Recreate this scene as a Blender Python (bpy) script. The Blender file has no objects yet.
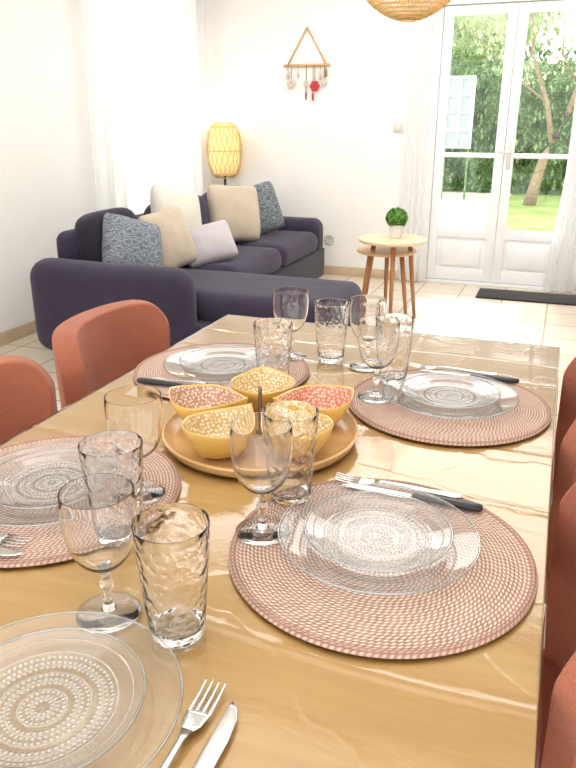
import bpy, bmesh, math, random
from mathutils import Vector, noise, Matrix
random.seed(7)
C = bpy.context.scene.collection
pi = math.pi
D = bpy.data

# ---------------------------------------------------------------- helpers
def link(o):
    C.objects.link(o); return o

def finish(name, bm, mat=None, loc=(0,0,0), smooth=True, mats=None, recalc=True):
    me = D.meshes.new(name)
    if recalc: bmesh.ops.recalc_face_normals(bm, faces=bm.faces)
    bm.to_mesh(me); bm.free()
    if mats:
        for m in mats: me.materials.append(m)
    elif mat: me.materials.append(mat)
    if smooth:
        for p in me.polygons: p.use_smooth = True
    o = D.objects.new(name, me); o.location = loc
    return link(o)

def empty(name, loc, label, cat, group=None, rot=0):
    o = D.objects.new(name, None); o.empty_display_size = .05
    o.location = loc; o.rotation_euler = (0,0,rot)
    tag(o, label, cat, group)
    return link(o)

def tag(o, label, cat, group=None):
    o["label"] = label; o["category"] = cat
    if group: o["group"] = group
    return o

def struct(o, label=None):
    o["kind"] = "structure"
    if label: o["label"] = label
    return o

def att(root, *obs, world=False):
    for o in obs:
        o.parent = root
        if world: o.location = Vector(o.location) - Vector(root.location)
    return obs[0] if len(obs)==1 else obs

def autosmooth(o, ang=35):
    me = o.data
    bm = bmesh.new(); bm.from_mesh(me)
    for e in bm.edges:
        if len(e.link_faces)==2:
            e.smooth = e.calc_face_angle(0) < math.radians(ang)
    bm.to_mesh(me); bm.free()
    return o

def merge(bm, b2):
    me = D.meshes.new("t"); b2.to_mesh(me); b2.free()
    bm.from_mesh(me); D.meshes.remove(me)

def add_box(bm, c, s, bev=0, seg=2):
    b2 = bmesh.new()
    bmesh.ops.create_cube(b2, size=1)
    for v in b2.verts: v.co = Vector((v.co.x*s[0], v.co.y*s[1], v.co.z*s[2]))
    if bev>0:
        bmesh.ops.bevel(b2, geom=list(b2.edges), offset=min(bev, min(s)*.49), segments=seg, affect='EDGES', profile=.5)
    for v in b2.verts: v.co += Vector(c)
    merge(bm,b2)

def boxes(name, lst, mat, bev=.004, loc=(0,0,0), seg=2, smooth=True):
    bm = bmesh.new()
    for c,s in lst: add_box(bm, c, s, bev, seg)
    return autosmooth(finish(name, bm, mat, loc, smooth))

def rbox(name, c, s, bev, mat, seg=3):
    bm = bmesh.new(); add_box(bm, (0,0,0), s, bev, seg)
    return autosmooth(finish(name, bm, mat, c), 50)

def softbox(name, c, s, mat, p=6, cuts=10, crown=0.0):
    bm = bmesh.new(); bmesh.ops.create_cube(bm, size=2)
    bmesh.ops.subdivide_edges(bm, edges=list(bm.edges), cuts=cuts, use_grid_fill=True)
    for v in bm.verts:
        x,y,z = v.co
        m = max(abs(x),abs(y),abs(z)); n = (abs(x)**p+abs(y)**p+abs(z)**p)**(1/p)
        k = m/n; x*=k;y*=k;z*=k
        if z>0: z *= 1+crown*(1-x*x)*(1-y*y)
        v.co = (x*s[0]/2, y*s[1]/2, z*s[2]/2)
    return finish(name, bm, mat, c)

def roundbox(name, c, s, r, mat, seg=5, div=6, wr=.007):
    bm = bmesh.new(); add_box(bm,(0,0,0),s,r,seg)
    bmesh.ops.subdivide_edges(bm, edges=[e for e in bm.edges if e.calc_length()>.12], cuts=div, use_grid_fill=True)
    for v in bm.verts:
        q=Vector(v.co)*3.5+Vector(c)
        v.co += v.co.normalized()*wr*noise.noise(q)
    return finish(name,bm,mat,c)

def add_lathe(bm, prof, seg=48, mi=0, off=(0,0,0)):
    rings=[]
    for r,z in prof:
        if r<1e-6: rings.append([bm.verts.new((off[0],off[1],z+off[2]))])
        else: rings.append([bm.verts.new((off[0]+r*math.cos(2*pi*i/seg), off[1]+r*math.sin(2*pi*i/seg), z+off[2])) for i in range(seg)])
    for a,b in zip(rings, rings[1:]):
        for i in range(seg):
            j=(i+1)%seg
            if len(a)==1 and len(b)==1: continue
            if len(a)==1: f=bm.faces.new((a[0],b[j],b[i]))
            elif len(b)==1: f=bm.faces.new((a[i],a[j],b[0]))
            else: f=bm.faces.new((a[i],a[j],b[j],b[i]))
            f.material_index=mi

def lathe(name, prof, mat, loc=(0,0,0), seg=48):
    bm=bmesh.new(); add_lathe(bm, prof, seg)
    return finish(name,bm,mat,loc)

def add_tube(bm, pts, radii, seg=10, flat=1.0, cap=True, mi=0):
    pts=[Vector(p) for p in pts]
    rings=[]
    for i,p in enumerate(pts):
        t = (pts[min(i+1,len(pts)-1)]-pts[max(i-1,0)]).normalized()
        up = Vector((0,0,1)) if abs(t.z)<.95 else Vector((1,0,0))
        a = t.cross(up).normalized(); b = a.cross(t).normalized()
        r = radii[i] if hasattr(radii,'__len__') else radii
        rings.append([bm.verts.new(p + a*r*math.cos(2*pi*k/seg) + b*r*flat*math.sin(2*pi*k/seg)) for k in range(seg)])
    for A,B in zip(rings, rings[1:]):
        for k in range(seg):
            j=(k+1)%seg; bm.faces.new((A[k],A[j],B[j],B[k])).material_index=mi
    if cap:
        bm.faces.new(rings[0][::-1]); bm.faces.new(rings[-1])

def tube(name, pts, radii, mat, loc=(0,0,0), seg=10, flat=1.0):
    bm=bmesh.new(); add_tube(bm, pts, radii, seg, flat)
    return finish(name,bm,mat,loc)

def add_loft(bm, st, seg=10):
    rings=[]
    for x,y,z,w,t in st:
        rings.append([bm.verts.new((x+w*math.copysign(abs(math.cos(2*pi*k/seg))**.7, math.cos(2*pi*k/seg)), y, z+t*math.sin(2*pi*k/seg))) for k in range(seg)])
    for A,B in zip(rings, rings[1:]):
        for k in range(seg):
            j=(k+1)%seg; bm.faces.new((A[k],A[j],B[j],B[k]))
    bm.faces.new(rings[0][::-1]); bm.faces.new(rings[-1])

def dup(root, loc, rot=None, label=None):
    def cp(o, par):
        n=o.copy(); C.objects.link(n)
        if par is not None:
            n.parent=par; n.matrix_parent_inverse=o.matrix_parent_inverse.copy()
        for c in list(o.children): cp(c,n)
        return n
    n=cp(root,None); n.location=loc
    if rot is not None: n.rotation_euler=(0,0,rot)
    if label: n["label"]=label
    return n

# ---------------------------------------------------------------- materials
def lin(r,g,b):
    f=lambda c: (c/255/12.92) if c/255<=.04045 else ((c/255+.055)/1.055)**2.4
    return (f(r),f(g),f(b),1)

class N:
    def __init__(s,name):
        s.m=D.materials.new(name); s.m.use_nodes=True; s.nt=s.m.node_tree
        s.nt.nodes.clear(); s.out=s.nt.nodes.new("ShaderNodeOutputMaterial")
    def n(s,t,**k):
        nd=s.nt.nodes.new("ShaderNode"+t)
        for a,b in k.items():
            if hasattr(nd,a): setattr(nd,a,b)
        return nd
    def l(s,a,b): s.nt.links.new(a,b)
    def set(s,inp,v):
        if hasattr(v,'is_linked') or hasattr(v,'links'): s.l(v,inp)
        else: inp.default_value=v
    def math(s,op,a,b=0.0,c=0.0):
        nd=s.n("Math",operation=op); s.set(nd.inputs[0],a); s.set(nd.inputs[1],b); s.set(nd.inputs[2],c)
        return nd.outputs[0]
    def obj(s): return s.n("TexCoord").outputs["Object"]
    def mapping(s,v,scale=(1,1,1),rot=(0,0,0)):
        nd=s.n("Mapping"); s.l(v,nd.inputs[0]); nd.inputs["Scale"].default_value=scale; nd.inputs["Rotation"].default_value=rot
        return nd.outputs[0]
    def noise(s,v,scale=5,detail=3,rough=.5,dist=0):
        nd=s.n("TexNoise"); s.l(v,nd.inputs["Vector"]); nd.inputs["Scale"].default_value=scale
        nd.inputs["Detail"].default_value=detail; nd.inputs["Roughness"].default_value=rough; nd.inputs["Distortion"].default_value=dist
        return nd.outputs["Fac"]
    def ramp(s,f,stops,interp='LINEAR'):
        nd=s.n("ValToRGB"); s.l(f,nd.inputs[0]); cr=nd.color_ramp; cr.interpolation=interp
        while len(cr.elements)<len(stops): cr.elements.new(.5)
        for e,(p,c) in zip(cr.elements,stops): e.position=p; e.color=c
        return nd.outputs[0]
    def mix(s,f,a,b):
        nd=s.n("Mix",data_type='RGBA'); s.set(nd.inputs[0],f); s.set(nd.inputs[6],a); s.set(nd.inputs[7],b)
        return nd.outputs[2]
    def bump(s,h,st=.3,d=.01):
        nd=s.n("Bump"); s.l(h,nd.inputs["Height"]); nd.inputs["Strength"].default_value=st; nd.inputs["Distance"].default_value=d
        return nd.outputs[0]
    def bsdf(s,col,rough=.5,metal=0,normal=None,coat=0,sheen=0,em=None,ems=0,spec=None):
        b=s.n("BsdfPrincipled"); s.set(b.inputs["Base Color"],col); s.set(b.inputs["Roughness"],rough)
        b.inputs["Metallic"].default_value=metal; b.inputs["Coat Weight"].default_value=coat; b.inputs["Sheen Weight"].default_value=sheen
        if normal: s.l(normal,b.inputs["Normal"])
        if em: b.inputs["Emission Color"].default_value=em; b.inputs["Emission Strength"].default_value=ems
        if spec is not None: b.inputs["Specular IOR Level"].default_value=spec
        return b.outputs[0]
    def done(s,sh): s.l(sh,s.out.inputs[0]); return s.m
    def mixs(s,f,a,b):
        nd=s.n("MixShader"); s.set(nd.inputs[0],f); s.l(a,nd.inputs[1]); s.l(b,nd.inputs[2]); return nd.outputs[0]

def simple(name,col,rough=.5,metal=0,var=.08,scale=8,bump=0,bscale=60,**k):
    t=N(name); o=t.obj()
    f=t.noise(o,scale,3)
    d=tuple(max(0,c*(1-var)) for c in col[:3])+(1,); h=tuple(min(1,c*(1+var)) for c in col[:3])+(1,)
    c=t.ramp(f,[(.3,d),(.7,h)])
    nm=t.bump(t.noise(o,bscale,2),bump,.005) if bump else None
    return t.done(t.bsdf(c,rough,metal,nm,**k))

def fabric(name,col,var=.15,weave=500,rough=.9,sheen=.15,spec=.2,bst=.3):
    t=N(name); o=t.obj()
    f=t.noise(o,9,3); g=t.noise(o,weave,1)
    d=tuple(c*(1-var) for c in col[:3])+(1,); h=tuple(min(1,c*(1+var)) for c in col[:3])+(1,)
    c=t.ramp(t.math('ADD',t.math('MULTIPLY',f,.5),t.math('MULTIPLY',g,.5)),[(.35,d),(.65,h)])
    return t.done(t.bsdf(c,rough,0,t.bump(g,bst,.002),sheen=sheen,spec=spec))

def thin_glass(name,tint=(.985,.99,.99,1),edge=(.38,.41,.42,1),rough=.015,bump=None,gl_max=.55,base=.05):
    t=N(name)
    nm=None
    if bump: nm=t.bump(bump(t),bump.st,bump.d)
    lw=t.n("LayerWeight"); lw.inputs["Blend"].default_value=.5
    if nm: t.l(nm,lw.inputs["Normal"])
    fc=lw.outputs["Facing"]
    mid=tuple(.75*a+.25*b for a,b in zip(tint,edge))
    col=t.ramp(fc,[(.45,tint),(.8,mid),(.97,edge)])
    tr=t.n("BsdfTransparent"); t.l(col,tr.inputs[0])
    gl=t.n("BsdfGlossy"); gl.inputs["Roughness"].default_value=rough
    if nm: t.l(nm,gl.inputs["Normal"])
    f=t.math('ADD',t.math('MULTIPLY',t.math('POWER',fc,4.0),gl_max),base)
    return t.done(t.mixs(f,tr.outputs[0],gl.outputs[0]))

def real_glass(name,bump=None,col=(1,1,1,1)):
    t=N(name); nm=None
    if bump: nm=t.bump(bump(t),bump.st,bump.d)
    g=t.n("BsdfGlass"); g.inputs["IOR"].default_value=1.46; g.inputs["Roughness"].default_value=0.0
    g.inputs["Color"].default_value=col
    if nm: t.l(nm,g.inputs["Normal"])
    return t.done(g.outputs[0])

def bf(fn,st,d):
    fn.st=st; fn.d=d; return fn
def vor(t,scale):
    v=t.n("TexVoronoi",feature='SMOOTH_F1'); t.l(t.obj(),v.inputs["Vector"]); v.inputs["Scale"].default_value=scale
    return v.outputs["Distance"]
GLASS=real_glass("clear_glass")
HAMMER=real_glass("hammered_glass",bump=bf(lambda t: vor(t,95),.5,.005))
RIM=thin_glass("glass_rim",tint=(.80,.83,.84,1),edge=(.4,.43,.44,1),base=.25)
PANE=thin_glass("window_glass",edge=(.9,.92,.92,1),gl_max=.3,base=.02)

def plate_mat(name,medal):
    t=N(name); o=t.obj(); sx=t.n("SeparateXYZ"); t.l(o,sx.inputs[0])
    x,y=sx.outputs[0],sx.outputs[1]
    r=t.math('SQRT',t.math('ADD',t.math('MULTIPLY',x,x),t.math('MULTIPLY',y,y)))
    ang=t.math('ARCTAN2',y,x)
    P=.0058
    v=t.math('DIVIDE',r,P); idx=t.math('FLOOR',v); fv=t.math('SUBTRACT',t.math('FRACT',v),.5)
    cnt=t.math('MULTIPLY',t.math('ADD',idx,1),6.0)
    uu=t.math('MULTIPLY',t.math('DIVIDE',ang,2*pi),cnt); fu=t.math('SUBTRACT',t.math('FRACT',t.math('ADD',uu,100)),.5)
    dd=t.math('SQRT',t.math('ADD',t.math('MULTIPLY',fu,fu),t.math('MULTIPLY',fv,fv)))
    dot=t.math('MINIMUM',t.math('MULTIPLY',t.math('MAXIMUM',t.math('SUBTRACT',1.0,t.math('MULTIPLY',dd,2.1)),0.0),1.6),1.0)
    m3=t.math('MODULO',idx,4.0)
    isdot=t.math('GREATER_THAN',m3,.5)
    ring=t.math('POWER',t.math('ABSOLUTE',t.math('COSINE',t.math('MULTIPLY',r,pi/(P*2)))),14.0)
    inside=t.math('LESS_THAN',r,medal)
    h=t.math('MULTIPLY',t.math('MAXIMUM',t.math('MULTIPLY',dot,isdot),t.math('MULTIPLY',ring,.7)),inside)
    for rr,wd in ((medal+.004,.0014),(medal+.019,.001)):
        d1=t.math('ABSOLUTE',t.math('SUBTRACT',r,rr))
        h=t.math('MAXIMUM',h,t.math('MAXIMUM',t.math('SUBTRACT',1.0,t.math('DIVIDE',d1,wd)),0.0))
    nm=t.bump(h,.6,.0014)
    lw=t.n("LayerWeight"); lw.inputs["Blend"].default_value=.5; t.l(nm,lw.inputs["Normal"])
    fc=lw.outputs["Facing"]
    col=t.ramp(fc,[(.4,(.97,.975,.975,1)),(1,(.40,.43,.44,1))])
    tr=t.n("BsdfTransparent"); t.l(col,tr.inputs[0])
    gl=t.n("BsdfGlossy"); gl.inputs["Roughness"].default_value=.05; t.l(nm,gl.inputs["Normal"])
    df=t.n("BsdfDiffuse"); df.inputs[0].default_value=(.93,.91,.89,1)
    s=t.mixs(t.math('ADD',t.math('MULTIPLY',h,.34),.06),tr.outputs[0],df.outputs[0])
    f=t.math('ADD',t.math('MULTIPLY',t.math('POWER',fc,3.0),.75),.07)
    return t.done(t.mixs(f,s,gl.outputs[0]))
PLATE=plate_mat("embossed_glass",.0685)
PLATEB=plate_mat("smooth_rim_glass",.0)

def mat_placemat():
    t=N("woven_placemat"); o=t.obj(); sx=t.n("SeparateXYZ"); t.l(o,sx.inputs[0]); x,y=sx.outputs[0],sx.outputs[1]
    r=t.math('SQRT',t.math('ADD',t.math('MULTIPLY',x,x),t.math('MULTIPLY',y,y)))
    ang=t.math('ADD',t.math('ARCTAN2',y,x),pi)
    v=t.math('DIVIDE',r,.0051); idx=t.math('FLOOR',v); fv=t.math('FRACT',v)
    cnt=t.math('MULTIPLY',t.math('ADD',idx,.5),3.9); cnt=t.math('ROUND',cnt)
    wnz=t.n("TexWhiteNoise",noise_dimensions='1D'); t.l(idx,wnz.inputs["W"])
    u=t.math('MULTIPLY',t.math('DIVIDE',ang,2*pi),cnt)
    u=t.math('ADD',t.math('ADD',u,t.math('MULTIPLY',fv,.7)),wnz.outputs["Value"])
    fu=t.math('FRACT',u)
    su=t.math('SINE',t.math('MULTIPLY',fu,pi)); sv=t.math('SINE',t.math('MULTIPLY',fv,pi))
    sp=t.math('MINIMUM',t.math('MULTIPLY',t.math('POWER',t.math('MULTIPLY',su,t.math('POWER',sv,.5)),1.9),1.25),1.0)
    nz=t.noise(o,45,3)
    rose=t.ramp(nz,[(.3,lin(168,120,104)),(.7,lin(194,148,130))])
    c=t.mix(t.math('MULTIPLY',sp,.92),rose,lin(244,230,214))
    c=t.mix(t.math('MULTIPLY',t.math('SUBTRACT',1.0,sv),.25),c,lin(140,100,86))
    rim=t.math('GREATER_THAN',r,.1915)
    c=t.mix(t.math('MULTIPLY',rim,.5),c,lin(160,116,100))
    return t.done(t.bsdf(c,.8,0,t.bump(t.math('MULTIPLY',sv,t.math('ADD',.5,t.math('MULTIPLY',su,.5))),.8,.0025),spec=.25))
PLACEMAT=mat_placemat()

def mat_wood(name,stops,axis='X',scale=1.0,rough=.4,coat=0.1):
    t=N(name); o=t.obj()
    sc={'X':(1,9,9),'Y':(9,1,9),'Z':(9,9,1)}[axis]
    m=t.mapping(o,scale=tuple(a*scale for a in sc))
    f=t.noise(m,2,5,.55,.5); g=t.noise(m,16,3,.6)
    k=t.math('ADD',t.math('MULTIPLY',f,.75),t.math('MULTIPLY',g,.25))
    c=t.ramp(k,stops)
    return t.done(t.bsdf(c,rough,0,t.bump(g,.06,.001),coat=coat))
OAK=mat_wood("oak_table_wood",[(.25,lin(206,164,94)),(.5,lin(223,184,114)),(.75,lin(235,205,144))],'X',1,.5,0)
PINE=mat_wood("light_wood",[(.3,lin(196,150,98)),(.7,lin(222,184,132))],'X',3)
LEGW=mat_wood("leg_wood",[(.3,lin(152,98,52)),(.7,lin(184,128,76))],'Z',3)
TRAYW=mat_wood("tray_wood",[(.3,lin(200,156,100)),(.7,lin(222,182,128))],'X',2,.35,.2)
DARKL=simple("dark_leg",lin(35,30,28),.4)

def mat_film():
    t=N("clear_plastic_film"); o=t.obj()
    a=t.noise(t.mapping(o,scale=(1,1.5,1)),2.0,1,.4,.5)
    v=t.n("TexVoronoi",feature='DISTANCE_TO_EDGE'); v.inputs["Scale"].default_value=5.2
    wn=t.n("TexNoise"); t.l(o,wn.inputs["Vector"]); wn.inputs["Scale"].default_value=5; wn.inputs["Detail"].default_value=3
    mx=t.n("Mix",data_type='VECTOR'); mx.inputs[0].default_value=.2; t.l(t.mapping(o,scale=(1,1.5,1),rot=(0,0,.5)),mx.inputs[4]); t.l(wn.outputs["Color"],mx.inputs[5])
    t.l(mx.outputs[1],v.inputs["Vector"])
    ridge=t.math('POWER',t.math('MAXIMUM',t.math('SUBTRACT',1.0,t.math('MULTIPLY',v.outputs["Distance"],20.0)),0.0),2.0)
    b=t.noise(t.mapping(o,scale=(1,1.4,1),rot=(0,0,.6)),24,3,.6,.6)
    h=t.math('ADD',t.math('ADD',a,t.math('MULTIPLY',b,.07)),t.math('MULTIPLY',ridge,.06))
    nm=t.bump(h,.25,.02)
    tr=t.n("BsdfTransparent"); tr.inputs[0].default_value=(.99,.99,.99,1)
    gl=t.n("BsdfGlossy"); gl.inputs["Roughness"].default_value=.13; t.l(nm,gl.inputs["Normal"])
    fr=t.n("Fresnel"); fr.inputs["IOR"].default_value=1.5; t.l(nm,fr.inputs["Normal"])
    return t.done(t.mixs(t.math('MINIMUM',t.math('MULTIPLY',fr.outputs[0],1.9),.9),tr.outputs[0],gl.outputs[0]))
FILM=mat_film()

WALL=simple("white_wall_paint",(.875,.86,.835,1),.8,var=.01)
CEIL=simple("ceiling_paint",(.92,.91,.9,1),.9,var=.01)
WHITE=simple("white_lacquer",(.84,.85,.86,1),.35,var=.02)
CHROME=simple("steel",(.72,.72,.71,1),.2,1,var=.03)
BLACK=simple("black_plastic",(.012,.012,.013,1),.3)
SOFA=fabric("indigo_fabric",lin(56,49,68),.2)
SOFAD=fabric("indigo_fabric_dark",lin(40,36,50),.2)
NAVY=fabric("dark_navy_fabric",lin(42,39,52),.2)
CORAL=fabric("terracotta_fabric",lin(170,104,82),.14,350,bst=.6)
SEATR=fabric("terracotta_seat_fabric",lin(150,90,72),.1)
BEIGE=fabric("beige_fabric",lin(192,178,158),.1,160,bst=.8)
CREAM=fabric("cream_fabric",lin(214,210,198),.05)
GREYC=fabric("pale_grey_fabric",lin(186,180,184),.08)

def mat_pattern(name,a,b):
    t=N(name); o=t.obj()
    w=t.n("TexWave",wave_type='RINGS'); t.l(t.mapping(o,scale=(1,.1,1)),w.inputs["Vector"]); w.inputs["Scale"].default_value=14
    w.inputs["Distortion"].default_value=16; w.inputs["Detail"].default_value=3; w.inputs["Detail Scale"].default_value=1.6
    c=t.ramp(w.outputs["Fac"],[(.1,a),(.9,b)])
    return t.done(t.bsdf(c,.9,sheen=.1,spec=.2))
PATT=mat_pattern("blue_grey_pattern_fabric",lin(100,106,118),lin(142,148,156))
PATT2=mat_pattern("slate_pattern_fabric",lin(82,92,98),lin(132,140,142))

def mat_tiles():
    t=N("cream_floor_tiles"); o=t.obj()
    b=t.n("TexBrick"); t.l(o,b.inputs["Vector"]); b.offset=0; b.squash=1
    b.inputs["Scale"].default_value=1; b.inputs["Brick Width"].default_value=.33; b.inputs["Row Height"].default_value=.33
    b.inputs["Mortar Size"].default_value=.006; b.inputs["Mortar Smooth"].default_value=.2
    b.inputs["Color1"].default_value=lin(220,207,188); b.inputs["Color2"].default_value=lin(228,217,200); b.inputs["Mortar"].default_value=lin(172,152,126)
    n=t.noise(o,6,4)
    c=t.mix(t.math('MULTIPLY',n,.25),b.outputs["Color"],lin(204,184,158))
    return t.done(t.bsdf(c,.22,0,t.bump(b.outputs["Fac"],-.3,.003)))
TILE=mat_tiles()
BASEB=simple("beige_baseboard_tile",lin(200,178,150),.4,var=.1,scale=12)
RUG=fabric("pale_rug_pile",lin(236,234,230),.07,90,bst=1)
DOORMAT=fabric("dark_mat_fibre",lin(44,41,42),.3,300)

def mat_sheer():
    t=N("sheer_curtain_fabric")
    tr=t.n("BsdfTransparent"); tl=t.n("BsdfTranslucent"); tl.inputs[0].default_value=(.97,.97,.97,1)
    df=t.n("BsdfDiffuse"); df.inputs[0].default_value=(.92,.92,.92,1)
    w=t.noise(t.mapping(t.obj(),scale=(30,30,1)),4,2)
    s=t.mixs(.45,tl.outputs[0],df.outputs[0])
    return t.done(t.mixs(t.math('ADD',.74,t.math('MULTIPLY',w,.08)),tr.outputs[0],s))
SHEER=mat_sheer()

# ---------------------------------------------------------------- room
YB=6.0; XL=-3.1
fl=struct(boxes("floor",[((-.35,2.35,-.05),(5.7,7.7,.1))],TILE,0),"cream square floor tiles")
struct(boxes("ceiling",[((-.35,2.35,2.56),(5.7,7.7,.1))],CEIL,0),"white painted ceiling")
ox0,ox1,oz=-1.06,.14,2.16
struct(boxes("wall_back",[((( -3.2+ox0)/2,YB+.1,1.25),(ox0+3.2,.2,2.52)),(((ox1+2.5)/2,YB+.1,1.25),(2.5-ox1,.2,2.52)),(((ox0+ox1)/2,YB+.1,(oz+2.51)/2),(ox1-ox0,.2,2.51-oz))],WALL,0),"white painted wall with glazed door opening")
wy0,wy1,wz0,wz1=4.5,5.75,.45,2.3
struct(boxes("wall_left",[((XL-.1,(-1.5+wy0)/2,1.25),(.2,wy0+1.5,2.52)),((XL-.1,(wy1+6.2)/2,1.25),(.2,6.2-wy1,2.52)),
      ((XL-.1,(wy0+wy1)/2,wz0/2),(.2,wy1-wy0,wz0)),((XL-.1,(wy0+wy1)/2,(wz1+2.51)/2),(.2,wy1-wy0,2.51-wz1))],WALL,0),"white painted wall with window")
struct(boxes("wall_right",[((2.5,2.35,1.25),(.2,7.7,2.52))],WALL,0),"plain white painted wall")
struct(boxes("baseboard_left",[((XL+.006,2.2,.04),(.012,7.4,.08))],BASEB,.002),"beige tile baseboard")
struct(boxes("baseboard_back",[(((XL+ox0)/2,YB-.006,.04),(ox0-XL,.012,.08)),(((ox1+2.4)/2,YB-.006,.04),(2.4-ox1,.012,.08))],BASEB,.002),"beige tile baseboard")
w1=struct(boxes("window_1",[((XL-.08,wy0+.03,(wz0+wz1)/2),(.07,.06,wz1-wz0)),((XL-.08,wy1-.03,(wz0+wz1)/2),(.07,.06,wz1-wz0)),
   ((XL-.08,(wy0+wy1)/2,(wz0+wz1)/2),(.066,.1,wz1-wz0)),((XL-.08,(wy0+wy1)/2,wz0+.03),(.062,wy1-wy0,.06)),((XL-.08,(wy0+wy1)/2,wz1-.03),(.062,wy1-wy0,.06))],WHITE,.003),"white framed window behind sheer curtain")
struct(boxes("trim_1",[((ox0+.03,YB+.06,oz/2),(.06,.12,oz)),((ox1-.03,YB+.06,oz/2),(.06,.12,oz)),(((ox0+ox1)/2,YB+.06,oz-.03),(ox1-ox0-.11,.112,.06)),
   (((ox0+ox1)/2,YB+.06,.012),(ox1-ox0-.11,.112,.024))],WHITE,.003),"white door frame")
def leaf(name,x0,x1,handle_side):
    y=YB+.05; z0,z1=.03,oz-.065; st=.07; zt=.46; cx=(x0+x1)/2; w=x1-x0; iw=w-2*st+.01
    L=[((x0+st/2,y,(z0+z1)/2),(st,.05,z1-z0)),((x1-st/2,y,(z0+z1)/2),(st,.05,z1-z0)),
       ((cx,y,z1-.035),(iw,.044,.069)),((cx,y,zt-.04),(iw,.044,.08)),((cx,y,z0+.05),(iw,.044,.099)),
       ((cx,y,1.03),(iw,.040,.035)),((cx,y,.25),(iw,.02,.4)),((cx,y-.014,.25),(w-.22,.02,.2))]
    o=struct(boxes(name,L,WHITE,.004),"white glazed door leaf with solid lower panel")
    g=boxes("glass_pane",[((cx,y,1.27),(w-2*st+.01,.004,1.66))],PANE,0); att(o,g)
    if handle_side:
        hx=x0+st/2
        h=boxes("handle",[((hx,y-.03,1.03),(.03,.012,.2)),((hx,y-.05,1.06),(.016,.04,.016)),((hx-.035,y-.068,1.06),(.1,.016,.018))],simple("handle_metal",lin(206,204,198),.3,.3),.004); att(o,h)
    return o
xm=-.46
leaf("door_1",ox0+.062,xm-.002,False); leaf("door_2",xm+.002,ox1-.062,True)

def curtain(name,p0,p1,z0,z1,amp,waves,label,nx=160,flare=0):
    bm=bmesh.new(); p0=Vector(p0);p1=Vector(p1); d=(p1-p0); n=Vector((-d.y,d.x)).normalized()
    rows=[]
    for j in range(13):
        z=z0+(z1-z0)*j/12; row=[]
        for i in range(nx+1):
            t=i/nx
            a=amp*(1.0-.35*j/12)*math.sin(t*waves*2*pi+.8*math.sin(t*9)+.15*math.sin(j*.5))+.3*amp*math.sin(t*waves*4.4*pi+1+j*.1)
            p=p0+d*t+n*a-d.normalized()*flare*(1-j/12)**2*(1-t)
            row.append(bm.verts.new((p.x,p.y,z)))
        rows.append(row)
    for A,B in zip(rows,rows[1:]):
        for i in range(nx): bm.faces.new((A[i],A[i+1],B[i+1],B[i]))
    o=finish(name,bm,SHEER); tag(o,label,"curtain"); return o
def rod(name,a,b,label):
    o=tube(name,[a,b],.012,WHITE); tag(o,label,"curtain rod"); return o
curtain("curtain",(-2.98,4.25),(-2.98,5.91),.02,2.38,.055,11,"white sheer curtain drawn across the window")
rod("curtain_rod",(-2.98,4.1,2.39),(-2.98,5.95,2.39),"white curtain rod over the window")
curtain("curtain",(-1.24,5.93),(-1.01,5.93),.015,2.38,.022,4,"white sheer curtain gathered beside the glazed door",60)
curtain("curtain",(.05,5.93),(.36,5.93),.015,2.38,.026,5,"white sheer curtain gathered by the door hinge side",60,flare=.11)
rod("curtain_rod",(-1.35,5.93,2.39),(.5,5.93,2.39),"white curtain rod over the glazed door")

sw=boxes("light_switch",[((-1.30,YB-.006,1.24),(.08,.012,.08)),((-1.30,YB-.014,1.24),(.045,.008,.05))],simple("switch_plastic",lin(216,212,204),.4),.003); tag(sw,"white square wall light switch","switch")
bm=bmesh.new(); add_lathe(bm,[(0,0),(.045,0),(.045,.01),(.036,.014),(.034,.008),(.0,.008)],32)
so=finish("wall_socket",bm,simple("socket_plastic",lin(204,200,194),.4)); so.rotation_euler=(pi/2,0,0); so.location=(-1.86,YB,.31); autosmooth(so); tag(so,"round white wall socket near the baseboard","socket")

# ---------------------------------------------------------------- garden
def mat_grass():
    t=N("grass"); o=t.obj(); f=t.noise(o,2,5,.6); g=t.noise(o,60,2)
    c=t.ramp(t.math('ADD',t.math('MULTIPLY',f,.6),t.math('MULTIPLY',g,.4)),[(.35,lin(134,160,86)),(.65,lin(184,202,134))])
    return t.done(t.bsdf(c,.9,0,t.bump(g,.6,.02),spec=.1))
def mat_leaf(name,a,b,c3):
    t=N(name); f=t.noise(t.obj(),3,4,.7); g=t.noise(t.obj(),30,2)
    c=t.ramp(t.math('ADD',t.math('MULTIPLY',f,.6),t.math('MULTIPLY',g,.4)),[(.35,a),(.5,b),(.65,c3)])
    return t.done(t.bsdf(c,.7,0,t.bump(g,.8,.05),spec=.2))
HEDGE=mat_leaf("hedge_leaves",lin(84,116,70),lin(124,156,102),lin(190,210,160))
TREEL=mat_leaf("tree_leaves",lin(160,184,134),lin(196,212,166),lin(228,236,210))
BARK=simple("bark",lin(158,138,116),.9,var=.25,scale=20,bump=.6)
struct(boxes("ground",[((0,14.2,-.11),(30,16,.1))],mat_grass(),0),"lawn outside the glazed door")
pv=boxes("paving",[((-3.0,10.4,-.053),(4.2,8.4,.02)),((0,6.9,-.052),(6,1.4,.024))],simple("pale_gravel",lin(216,212,200),.9,bump=.4),0); struct(pv,"pale gravel paving outside")
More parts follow.
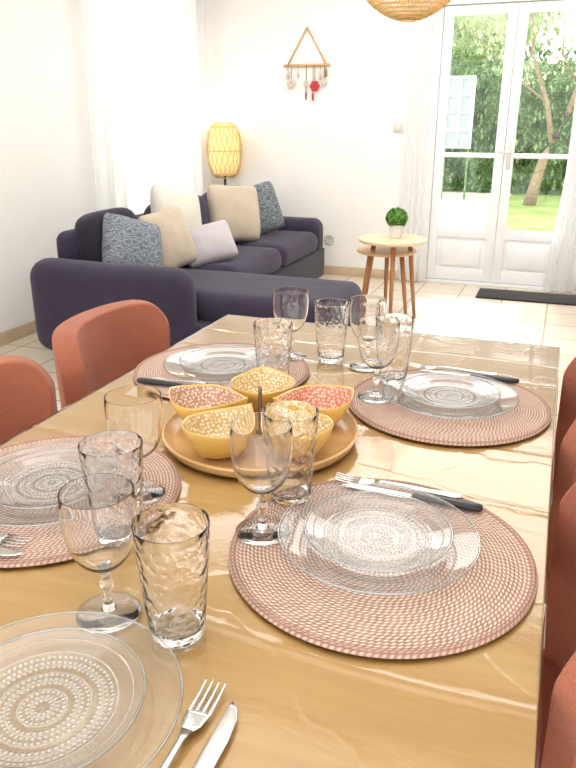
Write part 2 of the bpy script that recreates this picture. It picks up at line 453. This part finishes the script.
def leafcloud(name,center,rad,n,size,mat,core=True,box=False):
    bm=bmesh.new()
    for i in range(n):
        while True:
            v=Vector((random.uniform(-1,1),random.uniform(-1,1),random.uniform(-1,1)))
            if box or v.length<=1: break
        if not box: v=v.normalized()*(v.length**.35)
        p=Vector((v.x*rad[0],v.y*rad[1],v.z*rad[2]))
        m=Matrix.Rotation(random.uniform(0,6.3),3,'Z')@Matrix.Rotation(random.uniform(0,3.1),3,'X')
        s=size*random.uniform(.6,1.3)
        q=[bm.verts.new(p+m@Vector(c)) for c in ((0,-s,0),(s*.45,0,s*.1),(0,s,0),(-s*.45,0,s*.1))]
        bm.faces.new(q)
    if core:
        b2=bmesh.new(); bmesh.ops.create_icosphere(b2,subdivisions=3,radius=.82)
        for v in b2.verts: v.co=Vector((v.co.x*rad[0],v.co.y*rad[1],v.co.z*rad[2]))
        merge(bm,b2)
    return finish(name,bm,mat,center,smooth=False)
bm=bmesh.new(); nx,nz=120,34
rows=[]
for j in range(nz+1):
    row=[]
    for i in range(nx+1):
        x=-7+14*i/nx; z=-.1+2.45*j/nz
        d=.35*noise.fractal(Vector((x*1.6,z*1.6,3)),1,2,5)
        row.append(bm.verts.new((x,15+d+(.6*(j/nz)**6),z+(.25*noise.noise(Vector((x*1.2,5,0))) if j>nz-4 else 0))))
    rows.append(row)
for A,B in zip(rows,rows[1:]):
    for i in range(nx): bm.faces.new((A[i],A[i+1],B[i+1],B[i]))
for i in range(9000):
    x=random.uniform(-5,3); z=random.uniform(0,2.5); y=14.85+.35*noise.fractal(Vector((x*1.6,z*1.6,3)),1,2,5)+random.uniform(-.15,.1)
    m=Matrix.Rotation(random.uniform(0,6.3),3,'Z')@Matrix.Rotation(random.uniform(0,3.1),3,'X'); s=random.uniform(.04,.09)
    bm.faces.new([bm.verts.new(Vector((x,y,z))+m@Vector(c)) for c in ((0,-s,0),(s*.5,0,0),(0,s,0),(-s*.5,0,0))])
hd=finish("hedge",bm,HEDGE,smooth=False); tag(hd,"tall dense green garden hedge","hedge"); hd["kind"]="stuff"
tr=empty("tree",(-.50,12.9,-.06),"pale slender garden tree with spreading branches","tree")
bm=bmesh.new()
add_tube(bm,[(0,0,-.02),(.06,0,.35),(.16,0,.8),(.28,0,1.1)],[.11,.082,.072,.068],12)
add_tube(bm,[(.26,0,1.0),(.45,.05,1.5),(.6,.1,2.1),(.85,.1,3.0)],[.06,.05,.038,.018],10)
add_tube(bm,[(.24,0,1.0),(0.1,0,1.6),(-.2,.1,2.3),(-.3,.1,3.2)],[.05,.038,.024,.01],10)
add_tube(bm,[(.45,.05,1.5),(.65,-.1,1.75),(.95,-.1,2.4)],[.03,.022,.012],8)
add_tube(bm,[(0.1,0,1.6),(-.3,-.1,1.9),(-.7,-.1,2.3)],[.022,.016,.008],8)
add_tube(bm,[(.5,.08,1.9),(.25,-.1,2.3),(.2,-.1,2.9)],[.022,.016,.008],8)
att(tr,finish("trunk",bm,BARK))
fo=leafcloud("foliage",(.3,.2,2.7),(1.5,.9,.9),1300,.05,TREEL,core=False); att(tr,fo)
tr2=empty("tree",(-2.3,16.6,-.06),"leafy green tree behind the hedge","tree")
att(tr2,tube("trunk",[(0,0,-.02),(0,0,2.4)],[.15,.1],BARK)); att(tr2,leafcloud("foliage",(0,0,3.3),(1.9,.8,1.2),2600,.09,TREEL))
SCM=simple("pale_blue_panel",(.40,.45,.48,1),.6); SCF=simple("white_painted_frame",(.7,.73,.75,1),.5)
sc=[]
for i in range(3): sc.append(((i*.22-.22,0,1.46),(.05,.03,1.16)))
for i in range(5): sc.append(((0,0,.9+i*.28),(.46,.026,.04)))
scr=empty("gridded_standin",(-1.82,13.2,-.06),"white gridded panel before the hedge, stand-in for an unidentified shape","screen")  # panel on posts stands in for an unidentified pale gridded shape
att(scr,boxes("frame",sc,SCF,.002)); att(scr,boxes("panel",[((0,.015,1.46),(.44,.008,1.12))],SCM,0))
for x in (-.2,.2): att(scr,rbox("post",(x,.02,.47),(.03,.03,.94),.003,HEDGE))

# ---------------------------------------------------------------- sofa
sofa=empty("corner_sofa",(-2.2,4.4,0),"dark indigo fabric corner sofa with long chaise","sofa")
def S(o): att(sofa,o,world=True); return o
S(rbox("base",(-2.22,4.72,.17),(.82,2.0,.24),.02,SOFAD))
S(rbox("chaise_base",(-1.81,3.55,.16),(1.58,.76,.26),.03,SOFA))
S(roundbox("backrest",(-2.57,4.52,.40),(.16,2.46,.62),.06,SOFA))
S(roundbox("armrest",(-2.20,3.17,.325),(.98,.23,.52),.105,SOFA))
S(roundbox("armrest",(-2.24,5.64,.29),(.84,.22,.49),.08,SOFA))
S(roundbox("chaise_cushion",(-1.72,3.58,.355),(1.46,.64,.17),.075,SOFA))
S(roundbox("seat_cushion",(-2.14,4.32,.36),(.68,.82,.18),.075,SOFA))
S(roundbox("seat_cushion",(-2.14,5.13,.36),(.68,.8,.18),.075,SOFA))
for y,w_ in ((4.32,.74),(5.1,.78)):
    o=softbox("back_cushion",(-2.40,y,.62),(.18,w_,.38),SOFA,4,10); o.rotation_euler=(0,math.radians(-10),0); S(o)
o=softbox("back_cushion",(-2.44,3.56,.62),(.18,.50,.38),NAVY,4,10); o.rotation_euler=(0,math.radians(-12),0); S(o)
for x,y in ((-2.55,3.15),(-1.1,3.3),(-2.55,5.65),(-1.9,5.65),(-1.1,3.82)):
    S(rbox("foot",(x,y,.026),(.05,.05,.05),.006,DARKL))

def cushion(w,h,t,mat,loc,yaw,tilt,label,roll=0):
    bm=bmesh.new(); n=22
    def P(u,v,s):
        th=t/2*max(0,(1-u**2)*(1-v**2))**.36
        k=1-.10*(abs(u)**4)*(abs(v)**4)
        x=w/2*u*(1-.05*(1-v*v)*abs(u)**3)*k; z=h/2*v*(1-.05*(1-u*u)*abs(v)**3)*k
        th*=1+.10*noise.noise(Vector((u*1.8+loc[0]*5,v*1.8,s)))
        z-=.02*h*(1-u*u)*(v>0)*v
        return (x,s*th,z)
    F=[[bm.verts.new(P(-1+2*i/n,-1+2*j/n,-1)) for i in range(n+1)] for j in range(n+1)]
    B=[[F[j][i] if i in(0,n) or j in(0,n) else bm.verts.new(P(-1+2*i/n,-1+2*j/n,1)) for i in range(n+1)] for j in range(n+1)]
    for j in range(n):
        for i in range(n):
            bm.faces.new((F[j][i],F[j][i+1],F[j+1][i+1],F[j+1][i])); bm.faces.new((B[j][i],B[j+1][i],B[j+1][i+1],B[j][i+1]))
    o=finish("cushion",bm,mat,loc); o.rotation_euler=(math.radians(tilt),math.radians(roll),math.radians(yaw))
    tag(o,label,"cushion"); return o
cushion(.38,.38,.17,PATT,(-2.25,3.48,.61),60,-24,"blue-grey patterned square cushion beside the sofa arm",18)
cushion(.33,.38,.17,BEIGE,(-2.19,3.78,.62),70,-18,"beige square cushion on the sofa",-9)
cushion(.42,.40,.17,CREAM,(-2.30,4.10,.71),75,-14,"cream cushion against the sofa back",12)
cushion(.36,.27,.15,GREYC,(-2.06,4.05,.56),45,-32,"pale grey rectangular cushion lying on seat",-10)
cushion(.42,.43,.18,BEIGE,(-2.21,4.78,.66),52,-16,"large beige square cushion on the sofa",4)
cushion(.40,.40,.17,PATT2,(-2.20,5.18,.64),48,-18,"slate patterned cushion by the far armrest",-12)

# ---------------------------------------------------------------- rattan floor lamp
LY=5.845
lamp=empty("floor_lamp",(-2.78,LY,0),"lit rattan lantern lamp glowing warm yellow","lamp")
RATT=simple("rattan",lin(214,176,110),.6,var=.15,scale=30)
RATL=simple("pale_rattan",lin(222,190,124),.7,var=.1,scale=30)
LIT=N("warm_lit_paper"); LITM=LIT.done(LIT.bsdf(lin(240,212,150),.7,em=lin(255,222,150),ems=.5))
att(lamp,lathe("base",[(0,0),(.10,0),(.10,.015),(.02,.025),(0,.025)],DARKL))
att(lamp,tube("pole",[(0,0,.02),(0,0,.84)],.01,DARKL))
def lantern(hb,ht,R,nrib,rings,rr,closed=.5):
    bm=bmesh.new()
    def rad(t): return R*(closed+(1-closed)*math.sin(pi*min(max(t,0),1))**.5)
    for s in (-1,1):
        for k in range(nrib):
            a=2*pi*k/nrib; pts=[(rad(i/12)*math.cos(a+s*.9*i/12),rad(i/12)*math.sin(a+s*.9*i/12),hb+(ht-hb)*i/12) for i in range(13)]
            add_tube(bm,pts,rr,5)
    for r in rings:
        R_=rad(r); pts=[(R_*math.cos(2*pi*i/40),R_*math.sin(2*pi*i/40),hb+(ht-hb)*r) for i in range(41)]
        add_tube(bm,pts,rr*1.6,5)
    return bm
bm=lantern(.82,1.27,.155,20,[0,.07,.5,.93,1],.0024)
att(lamp,finish("lamp_shade",bm,RATL))
att(lamp,lathe("inner_shade",[(.0,.84),(.09,.84),(.125,.93),(.134,1.045),(.125,1.16),(.09,1.25),(0,1.25)],LITM))
pen=empty("pendant_lamp",(-.95,4.5,2.51),"woven rattan pendant lamp hanging from the ceiling","lamp")
bm=bmesh.new()
def pr_(t): return .04+.225*math.sin(pi*t)**.7 if 0<t<1 else .04
for k in range(72):
    a=2*pi*k/72; pts=[]
    for i in range(15):
        t=i/14; r=pr_(t)
        pts.append((r*math.cos(a+.15*i/14),r*math.sin(a+.15*i/14),-.68+.34*t))
    add_tube(bm,pts,.0028,5)
for t in (0,.03,.06,.1,.15,.21,.28,.36,.46,.58,.7,.85,1):
    r=pr_(t)
    add_tube(bm,[(r*math.cos(2*pi*i/48),r*math.sin(2*pi*i/48),-.68+.34*t) for i in range(49)],.0045,5)
att(pen,finish("lamp_shade",bm,RATT))
LIT2=N("warm_bulb"); LM2=LIT2.done(LIT2.bsdf(lin(250,225,180),.7,em=lin(255,214,150),ems=1.2))
att(pen,lathe("bulb",[(0,-.56),(.03,-.55),(.045,-.51),(.035,-.46),(.018,-.42),(0,-.42)],LM2,seg=24))
att(pen,tube("cord",[(0,0,-.42),(0,0,0)],.004,BLACK))

# ---------------------------------------------------------------- wall hanging
wh=empty("wall_hanging",(-2.08,YB-.014,1.71),"triangular wooden wall hanging with tassels and red flower","wall decoration")
bm=bmesh.new(); add_tube(bm,[(-.17,0,0),(0,0,.28)],.007,8); add_tube(bm,[(0,0,.28),(.17,0,0)],.007,8); att(wh,finish("wooden_frame",bm,PINE))
att(wh,tube("wooden_bar",[(-.2,0,0),(.2,0,0)],.011,PINE))
REDF=simple("red_felt",lin(190,56,64),.8); WHF=simple("white_felt",lin(210,196,184),.8); DKF=simple("grey_felt",lin(110,112,104),.8)
ST=simple("twine",lin(150,126,98),.8)
def flower(bm,c,r,n=6):
    for k in range(n):
        a=2*pi*k/n
        b2=bmesh.new(); bmesh.ops.create_uvsphere(b2,u_segments=8,v_segments=6,radius=r*.55)
        for v in b2.verts: v.co=Vector((v.co.x+math.cos(a)*r*.6+c[0],v.co.y*.35+c[1],v.co.z+math.sin(a)*r*.6+c[2]))
        merge(bm,b2)
for x,l,m,kind,r in ((-.16,.03,WHF,'t',.014),(-.13,.12,WHF,'f',.034),(-.07,.02,WHF,'t',.010),(.0,.13,WHF,'f',.022),(.0,.19,DKF,'t',.008),(.075,.14,REDF,'f',.038),(.06,.2,REDF,'t',.009),(.12,.04,WHF,'t',.012),(.155,.12,WHF,'f',.024),(.17,.02,ST,'t',.011)):
    att(wh,tube("string",[(x,-.012,0),(x,-.012,-l)],.003,ST,seg=6))
    if kind=='f':
        bm=bmesh.new(); flower(bm,(x,-.016,-l-r*.5),r); att(wh,finish("flower_ornament",bm,m))
    else:
        att(wh,tube("tassel",[(x,-.014,-l),(x,-.014,-l-.012),(x,-.014,-l-.03),(x,-.014,-l-.07)],[r*.3,r*.7,r,r*.8],m,seg=10))

# ---------------------------------------------------------------- side tables, plant
def sidetable(loc,z,R,label,ang0,topmat):
    r=empty("side_table",loc,label,"table","nested round side tables")
    att(r,autosmooth(lathe("table_top",[(0,z-.022),(R-.01,z-.022),(R,z-.012),(R,z-.004),(R-.004,z),(0,z)],topmat)))
    for k in range(3):
        a=ang0+2*pi*k/3; c,s=math.cos(a),math.sin(a)
        att(r,tube("leg",[(c*R*.6,s*R*.6,z-.02),(c*R*.92,s*R*.92,.0)],[.017,.011],LEGW,seg=12))
    return r
TOPW=mat_wood("pale_wood_top",[(.3,lin(214,186,148)),(.7,lin(232,208,172))],'X',3)
sidetable((-1.0,4.62,.009),.56,.225,"taller round wooden side table on three legs",math.radians(-75),TOPW)
sidetable((-1.06,4.72,.009),.47,.2,"lower round wooden side table under the taller one",math.radians(-20),PINE)
pl=empty("potted_plant",(-.99,4.66,.5705),"small round green plant in a white pot","plant")
att(pl,autosmooth(lathe("pot",[(0,0),(.036,0),(.046,.075),(.047,.082),(.042,.082),(.04,.07),(0,.07)],simple("white_ceramic",lin(226,226,222),.3))))
PLG=mat_leaf("plant_leaves",lin(60,110,44),lin(96,150,66),lin(150,190,100))
att(pl,leafcloud("foliage",(0,0,.125),(.072,.072,.062),900,.012,PLG))

rg=rbox("rug",(-.56,4.35,.004),(.78,2.1,.007),.003,RUG); tag(rg,"pale off-white rug on the tiles","rug")
dm=rbox("doormat",(-.12,5.71,.007),(.82,.32,.012),.004,DOORMAT); tag(dm,"dark grey doormat before the glazed door","doormat")

# ---------------------------------------------------------------- dining table
TX0,TX1,TY0,TY1,TZ=-.89,.041,.25,1.868,.75
tx,ty=(TX0+TX1)/2,(TY0+TY1)/2
tb=empty("dining_table",(tx,ty,0),"rectangular oak dining table under clear film","table")
att(tb,rbox("table_top",(tx,ty,TZ-.0175),(TX1-TX0,TY1-TY0,.035),.004,OAK),world=True)
att(tb,boxes("apron",[((0,(TY1-TY0)/2-.06,.665),(.78,.02,.09)),((0,-(TY1-TY0)/2+.06,.665),(.78,.02,.09)),((.41,0,.665),(.02,1.46,.09)),((-.41,0,.665),(.02,1.46,.09))],OAK,.002))
for sx in(-1,1):
    for sy in(-1,1):
        att(tb,rbox("leg",(sx*.425,sy*.77,.357),(.055,.055,.714),.006,OAK))
bm=bmesh.new(); nx,ny=180,280; rows=[]
for j in range(ny+1):
    row=[]
    for i in range(nx+1):
        ex=(i==0)-(i==nx); ey=(j==0)-(j==ny)
        ii=min(max(i,1),nx-1); jj=min(max(j,1),ny-1)
        x=TX0-.003+(TX1-TX0+.006)*(ii-1)/(nx-2); y=TY0-.003+(TY1-TY0+.006)*(jj-1)/(ny-2)
        z=TZ+.0006
        w=noise.fractal(Vector((x*2.0+y*.8,y*4,1.3)),1,2,2)
        z+=.0009*(1+max(-1,min(1,w)))
        for yf in (.60,.985,1.20,1.56,1.70):
            z+=.0013*math.exp(-((y-yf-.014*math.sin(x*7+yf*9))/.006)**2)
        for xf in (-.60,-.30,-.02):
            z+=.0009*math.exp(-((x-xf-.010*math.sin(y*6))/.006)**2)
        if ex or ey:
            z=TZ-.045+.006*noise.noise(Vector((x*9,y*9,0))); x-=ex*.002; y-=ey*.004
        row.append(bm.verts.new((x,y,z)))
    rows.append(row)
for A,B in zip(rows,rows[1:]):
    for i in range(nx): bm.faces.new((A[i],A[i+1],B[i+1],B[i]))
fm=finish("table_cover",bm,FILM); tag(fm,"clear creased plastic film covering the table","tablecloth")

# ---------------------------------------------------------------- chairs
def chair(loc,rot,label):
    r=empty("dining_chair",loc,label,"chair","terracotta dining chairs",rot)
    att(r,softbox("seat",(0,.02,.435),(.42,.42,.09),SEATR,7,12,.1))
    bm=bmesh.new(); na,nb=40,16; rows=[]
    for j in range(nb+1):
        row=[]; v=j/nb
        for i in range(na+1):
            u=-1+2*i/na; a=u*math.radians(76)
            top=.395*(1-abs(u)**6*.20); z=.43+ v*top
            z+= (1-v)*.05*abs(u)**4
            k=.94+.06*v
            row.append(bm.verts.new((.224*k*math.sin(a)/math.sin(math.radians(76)), -.13*math.cos(a)-.09, z)))
        rows.append(row)
    for A,B in zip(rows,rows[1:]):
        for i in range(na): bm.faces.new((A[i],A[i+1],B[i+1],B[i]))
    b=finish("backrest",bm,CORAL)
    m=b.modifiers.new("s",'SOLIDIFY'); m.thickness=.06; m.offset=0
    m=b.modifiers.new("b",'BEVEL'); m.width=.028; m.segments=6; m.limit_method='ANGLE'; m.angle_limit=math.radians(50)
    m=b.modifiers.new("u",'SUBSURF'); m.levels=1; m.render_levels=1
    att(r,b)
    for x in(-1,1):
        for y in(-1,1):
            att(r,tube("leg",[(x*.14,y*.14,.4),(x*.19,y*.19,0)],[.014,.009],DARKL,seg=12))
    return r
ch=chair((-.895,1.51,0),-pi/2,"terracotta fabric dining chair with curved back")
dup(ch,(-.885,.975,0),-pi/2)
dup(ch,(-.054,1.47,0),pi/2)
dup(ch,(-.054,.84,0),pi/2)

# ---------------------------------------------------------------- place settings
ZC=.7538
bm=bmesh.new(); R=.202
prof=[(0,0),(R-.003,0),(R,.003),(R-.001,.0062),(R-.005,.0082),(R-.009,.0066),(R-.0105,.0052)]
k=30; R2=R-.0115
prof+=[(R2*(k-i)/k, .005) for i in range(0,k)]+[(0,.005)]
add_lathe(bm,prof,96)
pm=finish("placemat",bm,PLACEMAT,(-.170,.803,ZC)); autosmooth(pm,60)
tag(pm,"round woven rose and cream placemat","placemat","round woven placemats")
mats=[(-.170,.803),(-.167,1.370),(-.685,1.395),(-.69,.785)]
for x,y in mats[1:]: dup(pm,(x,y,ZC))
def platem(name,R,h,label,mat,loc):
    pr=[(0,.002),(R*.25,.002),(R*.6,.002),(R*.68,.004),(R*.76,h*.5),(R*.9,h*.8),(R*.98,h),(R,h+.0012),(R*1.004,h+.0002)]
    dense=[]
    for a,b in zip(pr,pr[1:]):
        for i in range(4): dense.append((a[0]+(b[0]-a[0])*i/4,a[1]+(b[1]-a[1])*i/4))
    dense.append(pr[-1])
    bm=bmesh.new(); add_lathe(bm,dense,96)
    add_tube(bm,[(R*math.cos(2*pi*i/96),R*math.sin(2*pi*i/96),h+.001) for i in range(97)],.0016,8,cap=False,mi=1)
    o=finish(name,bm,None,loc,mats=[mat,RIM]); tag(o,label,"plate",name.replace("_"," ")+"s of embossed glass"); return o
ZP=ZC+.0055
dp=platem("dinner_plate",.135,.014,"embossed clear glass dinner plate",PLATEB,(-.178,.822,ZP))
sp_=platem("dessert_plate",.099,.013,"embossed clear glass dessert plate stacked on larger plate",PLATE,(-.178,.822,ZP+.0075))
for x,y,z in ((-.165,1.385,ZP),(-.685,1.40,ZP),(-.69,.79,ZP),(-.412,.418,ZC+.0005)):
    dup(dp,(x,y,z)); dup(sp_,(x,y,z+.0075))

def dens(p,n=3):
    q=[]
    for a,b in zip(p,p[1:]):
        for i in range(n): q.append((a[0]+(b[0]-a[0])*i/n,a[1]+(b[1]-a[1])*i/n))
    return q+[p[-1]]
def wine(loc):
    r=empty("wine_glass",loc,"clear stemmed wine glass on the table","glass","stemmed wine glasses")
    out=[(0,.0640),(.009,.0645),(.0145,.0662),(.020,.069),(.0253,.0738),(.030,.080),(.0338,.087),(.0368,.095),(.039,.1037),(.0405,.113),(.0416,.122),(.0421,.131),(.0422,.140),(.0419,.150),(.0410,.1622),(.04095,.1630)]
    inn=[(.0398,.1630),(.03970,.1622),(.0405,.150),(.0408,.140),(.0407,.131),(.0402,.122),(.0391,.113),(.0376,.1037),(.0354,.0952),(.0324,.0875),(.0286,.0812),(.0241,.0755),(.0190,.0711),(.014,.0690),(.009,.0682),(0,.0680)]
    att(r,autosmooth(lathe("bowl",out+inn,GLASS,seg=64),50))
    att(r,autosmooth(lathe("stem",[(0,.0068),(.009,.0072),(.0072,.010),(.006,.014),(.0049,.019),(.0045,.024),(.0048,.032),(.0066,.0345),(.0085,.038),(.0085,.042),(.0066,.0455),(.005,.048),(.0047,.052),(.0055,.057),(.009,.0636),(0,.0638)],GLASS,seg=28),50))
    att(r,autosmooth(lathe("foot",[(0,.0004),(.037,.0004),(.0378,.001),(.038,.0017),(.0372,.0025),(.03,.0036),(.02,.0050),(.009,.0070),(0,.0066)],GLASS,seg=56),50))
    return r
def tumbler(loc):
    r=empty("drinking_glass",loc,"tall clear hammered glass tumbler","glass","hammered glass tumblers")
    out=dens([(.0325,.02),(.036,.06),(.039,.1),(.0415,.1432)],4)
    inn=dens([(.0402,.1432),(.0377,.1),(.0347,.06),(.0311,.02)],4)
    pr=[(0,.0005),(.027,.0005),(.0287,.0012),(.0298,.003),(.0306,.008)]+out+[(.0413,.1440),(.0404,.1440)]+inn+[(.0299,.0155),(.0270,.0130),(.022,.0118),(.012,.0112),(0,.011)]
    att(r,autosmooth(lathe("glass_wall",pr,HAMMER,seg=64),50))
    return r
W=wine((-.334,.79,ZC+.006)); 
dup(W,(-.440,.572,ZC)); dup(W,(-.55,.822,ZC+.006)); dup(W,(-.383,1.542,ZC)); dup(W,(-.310,1.345,ZC+.006)); dup(W,(-.567,1.53,ZC+.006))
T=tumbler((-.347,.57,ZC))
dup(T,(-.512,.705,ZC+.006)); dup(T,(-.330,.89,ZC+.006)); dup(T,(-.4735,1.556,ZC)); dup(T,(-.300,1.450,ZC+.006)); dup(T,(-.528,1.320,ZC+.006))

def fork(loc,rot):
    r=empty("fork",loc,"polished stainless steel dinner fork","fork","steel forks",rot)
    bm=bmesh.new()
    add_loft(bm,[(0,-.100,.003,.004,.001),(0,-.098,.003,.008,.0014),(0,-.085,.003,.009,.0015),(0,-.05,.004,.006,.0015),(0,-.01,.007,.0038,.0018),(0,.02,.008,.0035,.0018),(0,.034,.007,.006,.0014)],12)
    att(r,finish("handle",bm,CHROME))
    bm=bmesh.new()
    add_loft(bm,[(0,.032,.007,.005,.0012),(0,.042,.005,.0105,.001),(0,.056,.004,.0125,.001),(0,.062,.004,.0125,.0008)],12)
    for x in (-.0105,-.0035,.0035,.0105):
        add_loft(bm,[(x,.058,.004,.0021,.0009),(x,.08,.0045,.0018,.0008),(x,.096,.007,.0013,.0007),(x,.1,.008,.0006,.0004)],8)
    att(r,finish("fork_head",bm,CHROME)); return r
def knife(loc,rot,black=True):
    r=empty("table_knife",loc,"table knife with glossy black handle" if black else "all-steel polished table knife","knife","table knives",rot)
    bm=bmesh.new()
    add_loft(bm,[(0,-.005,.004,.005,.0012),(.0,.01,.004,.009,.0011),(.0005,.07,.004,.0095,.0009),(.0,.095,.004,.008,.0008),(-.003,.108,.004,.0045,.0006),(-.006,.115,.004,.001,.0004)],12)
    att(r,finish("blade",bm,CHROME))
    bm=bmesh.new()
    add_loft(bm,[(0,-.103,.006,.005,.003),(0,-.1,.006,.009,.0045),(0,-.08,.006,.01,.0052),(0,-.04,.006,.008,.005),(0,-.01,.006,.0075,.0045),(0,0,.006,.006,.0035)],14)
    o=att(r,finish("handle",bm,BLACK if black else CHROME))
    if black: o["label"]="glossy black handle"
    return r
ZM=ZC+.0065
F=fork((-.185,.976,ZM),pi/2+.06)
K=knife((-.155,.952,ZM),pi/2-.02)
dup(F,(-.185,1.560,ZM+.001),pi/2+.06); dup(K,(-.14,1.530,ZM+.001),pi/2-.03)
dup(F,(-.70,1.275,ZM),-pi/2); dup(K,(-.715,1.25,ZM),-pi/2+.03)
dup(F,(-.715,.642,ZM),-pi/2); dup(K,(-.72,.617,ZM),-pi/2)
dup(F,(-.268,.412,ZC),0.02); k2=knife((-.236,.380,ZC),.02,False)

# ---------------------------------------------------------------- tray with bowls
tc=(-.462,1.09)
tray=autosmooth(lathe("serving_tray",[(0,0),(.16,0),(.172,.006),(.178,.020),(.174,.022),(.168,.013),(.155,.01),(0,.01)],TRAYW,(tc[0],tc[1],ZC),80),60)
tag(tray,"round light wooden serving tray holding bowls","tray")
def mat_bowlin(name,base,line):
    t=N(name); o=t.obj()
    v=t.n("TexVoronoi",feature='F1'); t.l(o,v.inputs["Vector"]); v.inputs["Scale"].default_value=170; v.inputs["Randomness"].default_value=.5
    c=t.ramp(v.outputs["Distance"],[(.22,line),(.55,base)])
    return t.done(t.bsdf(c,.25,coat=.3))
YEL=simple("mustard_glaze",lin(228,184,96),.15,var=.05,coat=.6)
BI1=mat_bowlin("yellow_pattern_glaze",lin(204,168,100),lin(242,234,212))
BI2=mat_bowlin("coral_pattern_glaze",lin(204,120,94),lin(240,212,188))
BI3=mat_bowlin("rose_pattern_glaze",lin(186,134,104),lin(240,226,206))
def bowl(ang,inner,label):
    bm=bmesh.new(); seg=112
    def outline(a,s):
        x=math.cos(a); ax=abs(x)
        if x<0: hw=.064*max(0,(1-ax**1.7))**1.12; px=.088*x
        else: hw=.064*max(0,(1-ax**2.0))**.74; px=.070*x
        return px*s, math.copysign(hw,math.sin(a))*s
    prof=[(.0,.0),(.38,.0),(.44,.0025),(.64,.011),(.82,.026),(.95,.042),(1.0,.055),(.985,.0565),(.955,.054),(.88,.041),(.75,.025),(.52,.012),(0,.0085)]
    rings=[]
    for s,z in prof:
        if s==0: rings.append([bm.verts.new((0,0,z))]); continue
        ring=[]
        for i in range(seg):
            a=2*pi*i/seg; x,y=outline(a,s)
            zz=z+ (.009*s*s*abs(math.cos(a))**3 if z>.015 else 0)
            ring.append(bm.verts.new((x,y,zz)))
        rings.append(ring)
    for n,(A,B) in enumerate(zip(rings,rings[1:])):
        for i in range(seg):
            j=(i+1)%seg
            if len(A)==1: f=bm.faces.new((A[0],B[j],B[i]))
            elif len(B)==1: f=bm.faces.new((A[i],A[j],B[0]))
            else: f=bm.faces.new((A[i],A[j],B[j],B[i]))
            f.material_index=1 if n>=8 else 0
    d=.111
    o=finish("bowl",bm,None,(tc[0]+d*math.cos(ang),tc[1]+d*math.sin(ang),ZC+.0105),mats=[YEL,inner])
    o.rotation_euler=(0,0,ang); tag(o,label,"bowl","petal-shaped glazed bowls"); return o
for a,m,l in ((110,BI1,"mustard petal-shaped bowl with yellow patterned inside"),(38,BI2,"mustard petal-shaped bowl with coral patterned inside"),
              (-34,BI1,"mustard petal-shaped bowl with yellow patterned inside"),(-106,BI1,"mustard petal-shaped bowl with yellow patterned inside"),(182,BI3,"mustard petal-shaped bowl with rose patterned inside")):
    bowl(math.radians(a),m,l)
hd=lathe("tray_handle",[(0,0),(.010,0),(.010,.003),(.004,.006),(.0036,.078),(.0036,.088),(.002,.090),(0,.0905)],simple("brushed_metal",lin(130,118,104),.3,.9),(0,0,.010),24); att(tray,hd)

# ---------------------------------------------------------------- light
w=D.worlds.new("World"); bpy.context.scene.world=w; w.use_nodes=True
bg=w.node_tree.nodes["Background"]; bg.inputs[0].default_value=(1,.99,.975,1); bg.inputs[1].default_value=2.8
def area(name,loc,size,power,rot=(0,0,0),col=(1,.98,.95)):
    l=D.lights.new(name,'AREA'); l.shape='RECTANGLE'; l.size=size[0]; l.size_y=size[1]; l.energy=power; l.color=col
    o=D.objects.new(name,l); o.location=loc; o.rotation_euler=rot; link(o); return o
area("ceiling_fill",(-.9,4.2,2.49),(2.6,2.2),66)  # added area fill under the ceiling to brighten the room, no real fixture
area("ceiling_fill",(-.6,1.0,2.49),(2.0,2.0),18)  # second added fill, above the dining table
sl=D.lights.new("sun",'SUN'); sl.energy=2.2; sl.angle=math.radians(9); sl.color=(1,.98,.94)
so_=D.objects.new("sun",sl); link(so_)
dv=Vector((.10,-1,-.95)).normalized(); so_.rotation_euler=dv.to_track_quat('-Z','Y').to_euler(); so_.location=(0,9,8)
pt=D.lights.new("lamp_bulb",'POINT'); pt.energy=2; pt.color=(1,.75,.42); pt.shadow_soft_size=.05
po=D.objects.new("lamp_bulb",pt); po.location=(-2.78,LY,1.34); link(po)

cam=D.cameras.new("Camera"); co=D.objects.new("Camera",cam); link(co)
co.location=(0,0,1.30); co.rotation_euler=(math.radians(90-20.5),0,math.radians(20.55))
cam.lens=709/768*36; cam.sensor_width=36; cam.clip_start=.02
bpy.context.scene.camera=co
try:
    bpy.context.scene.view_settings.view_transform='Standard'
except Exception: pass
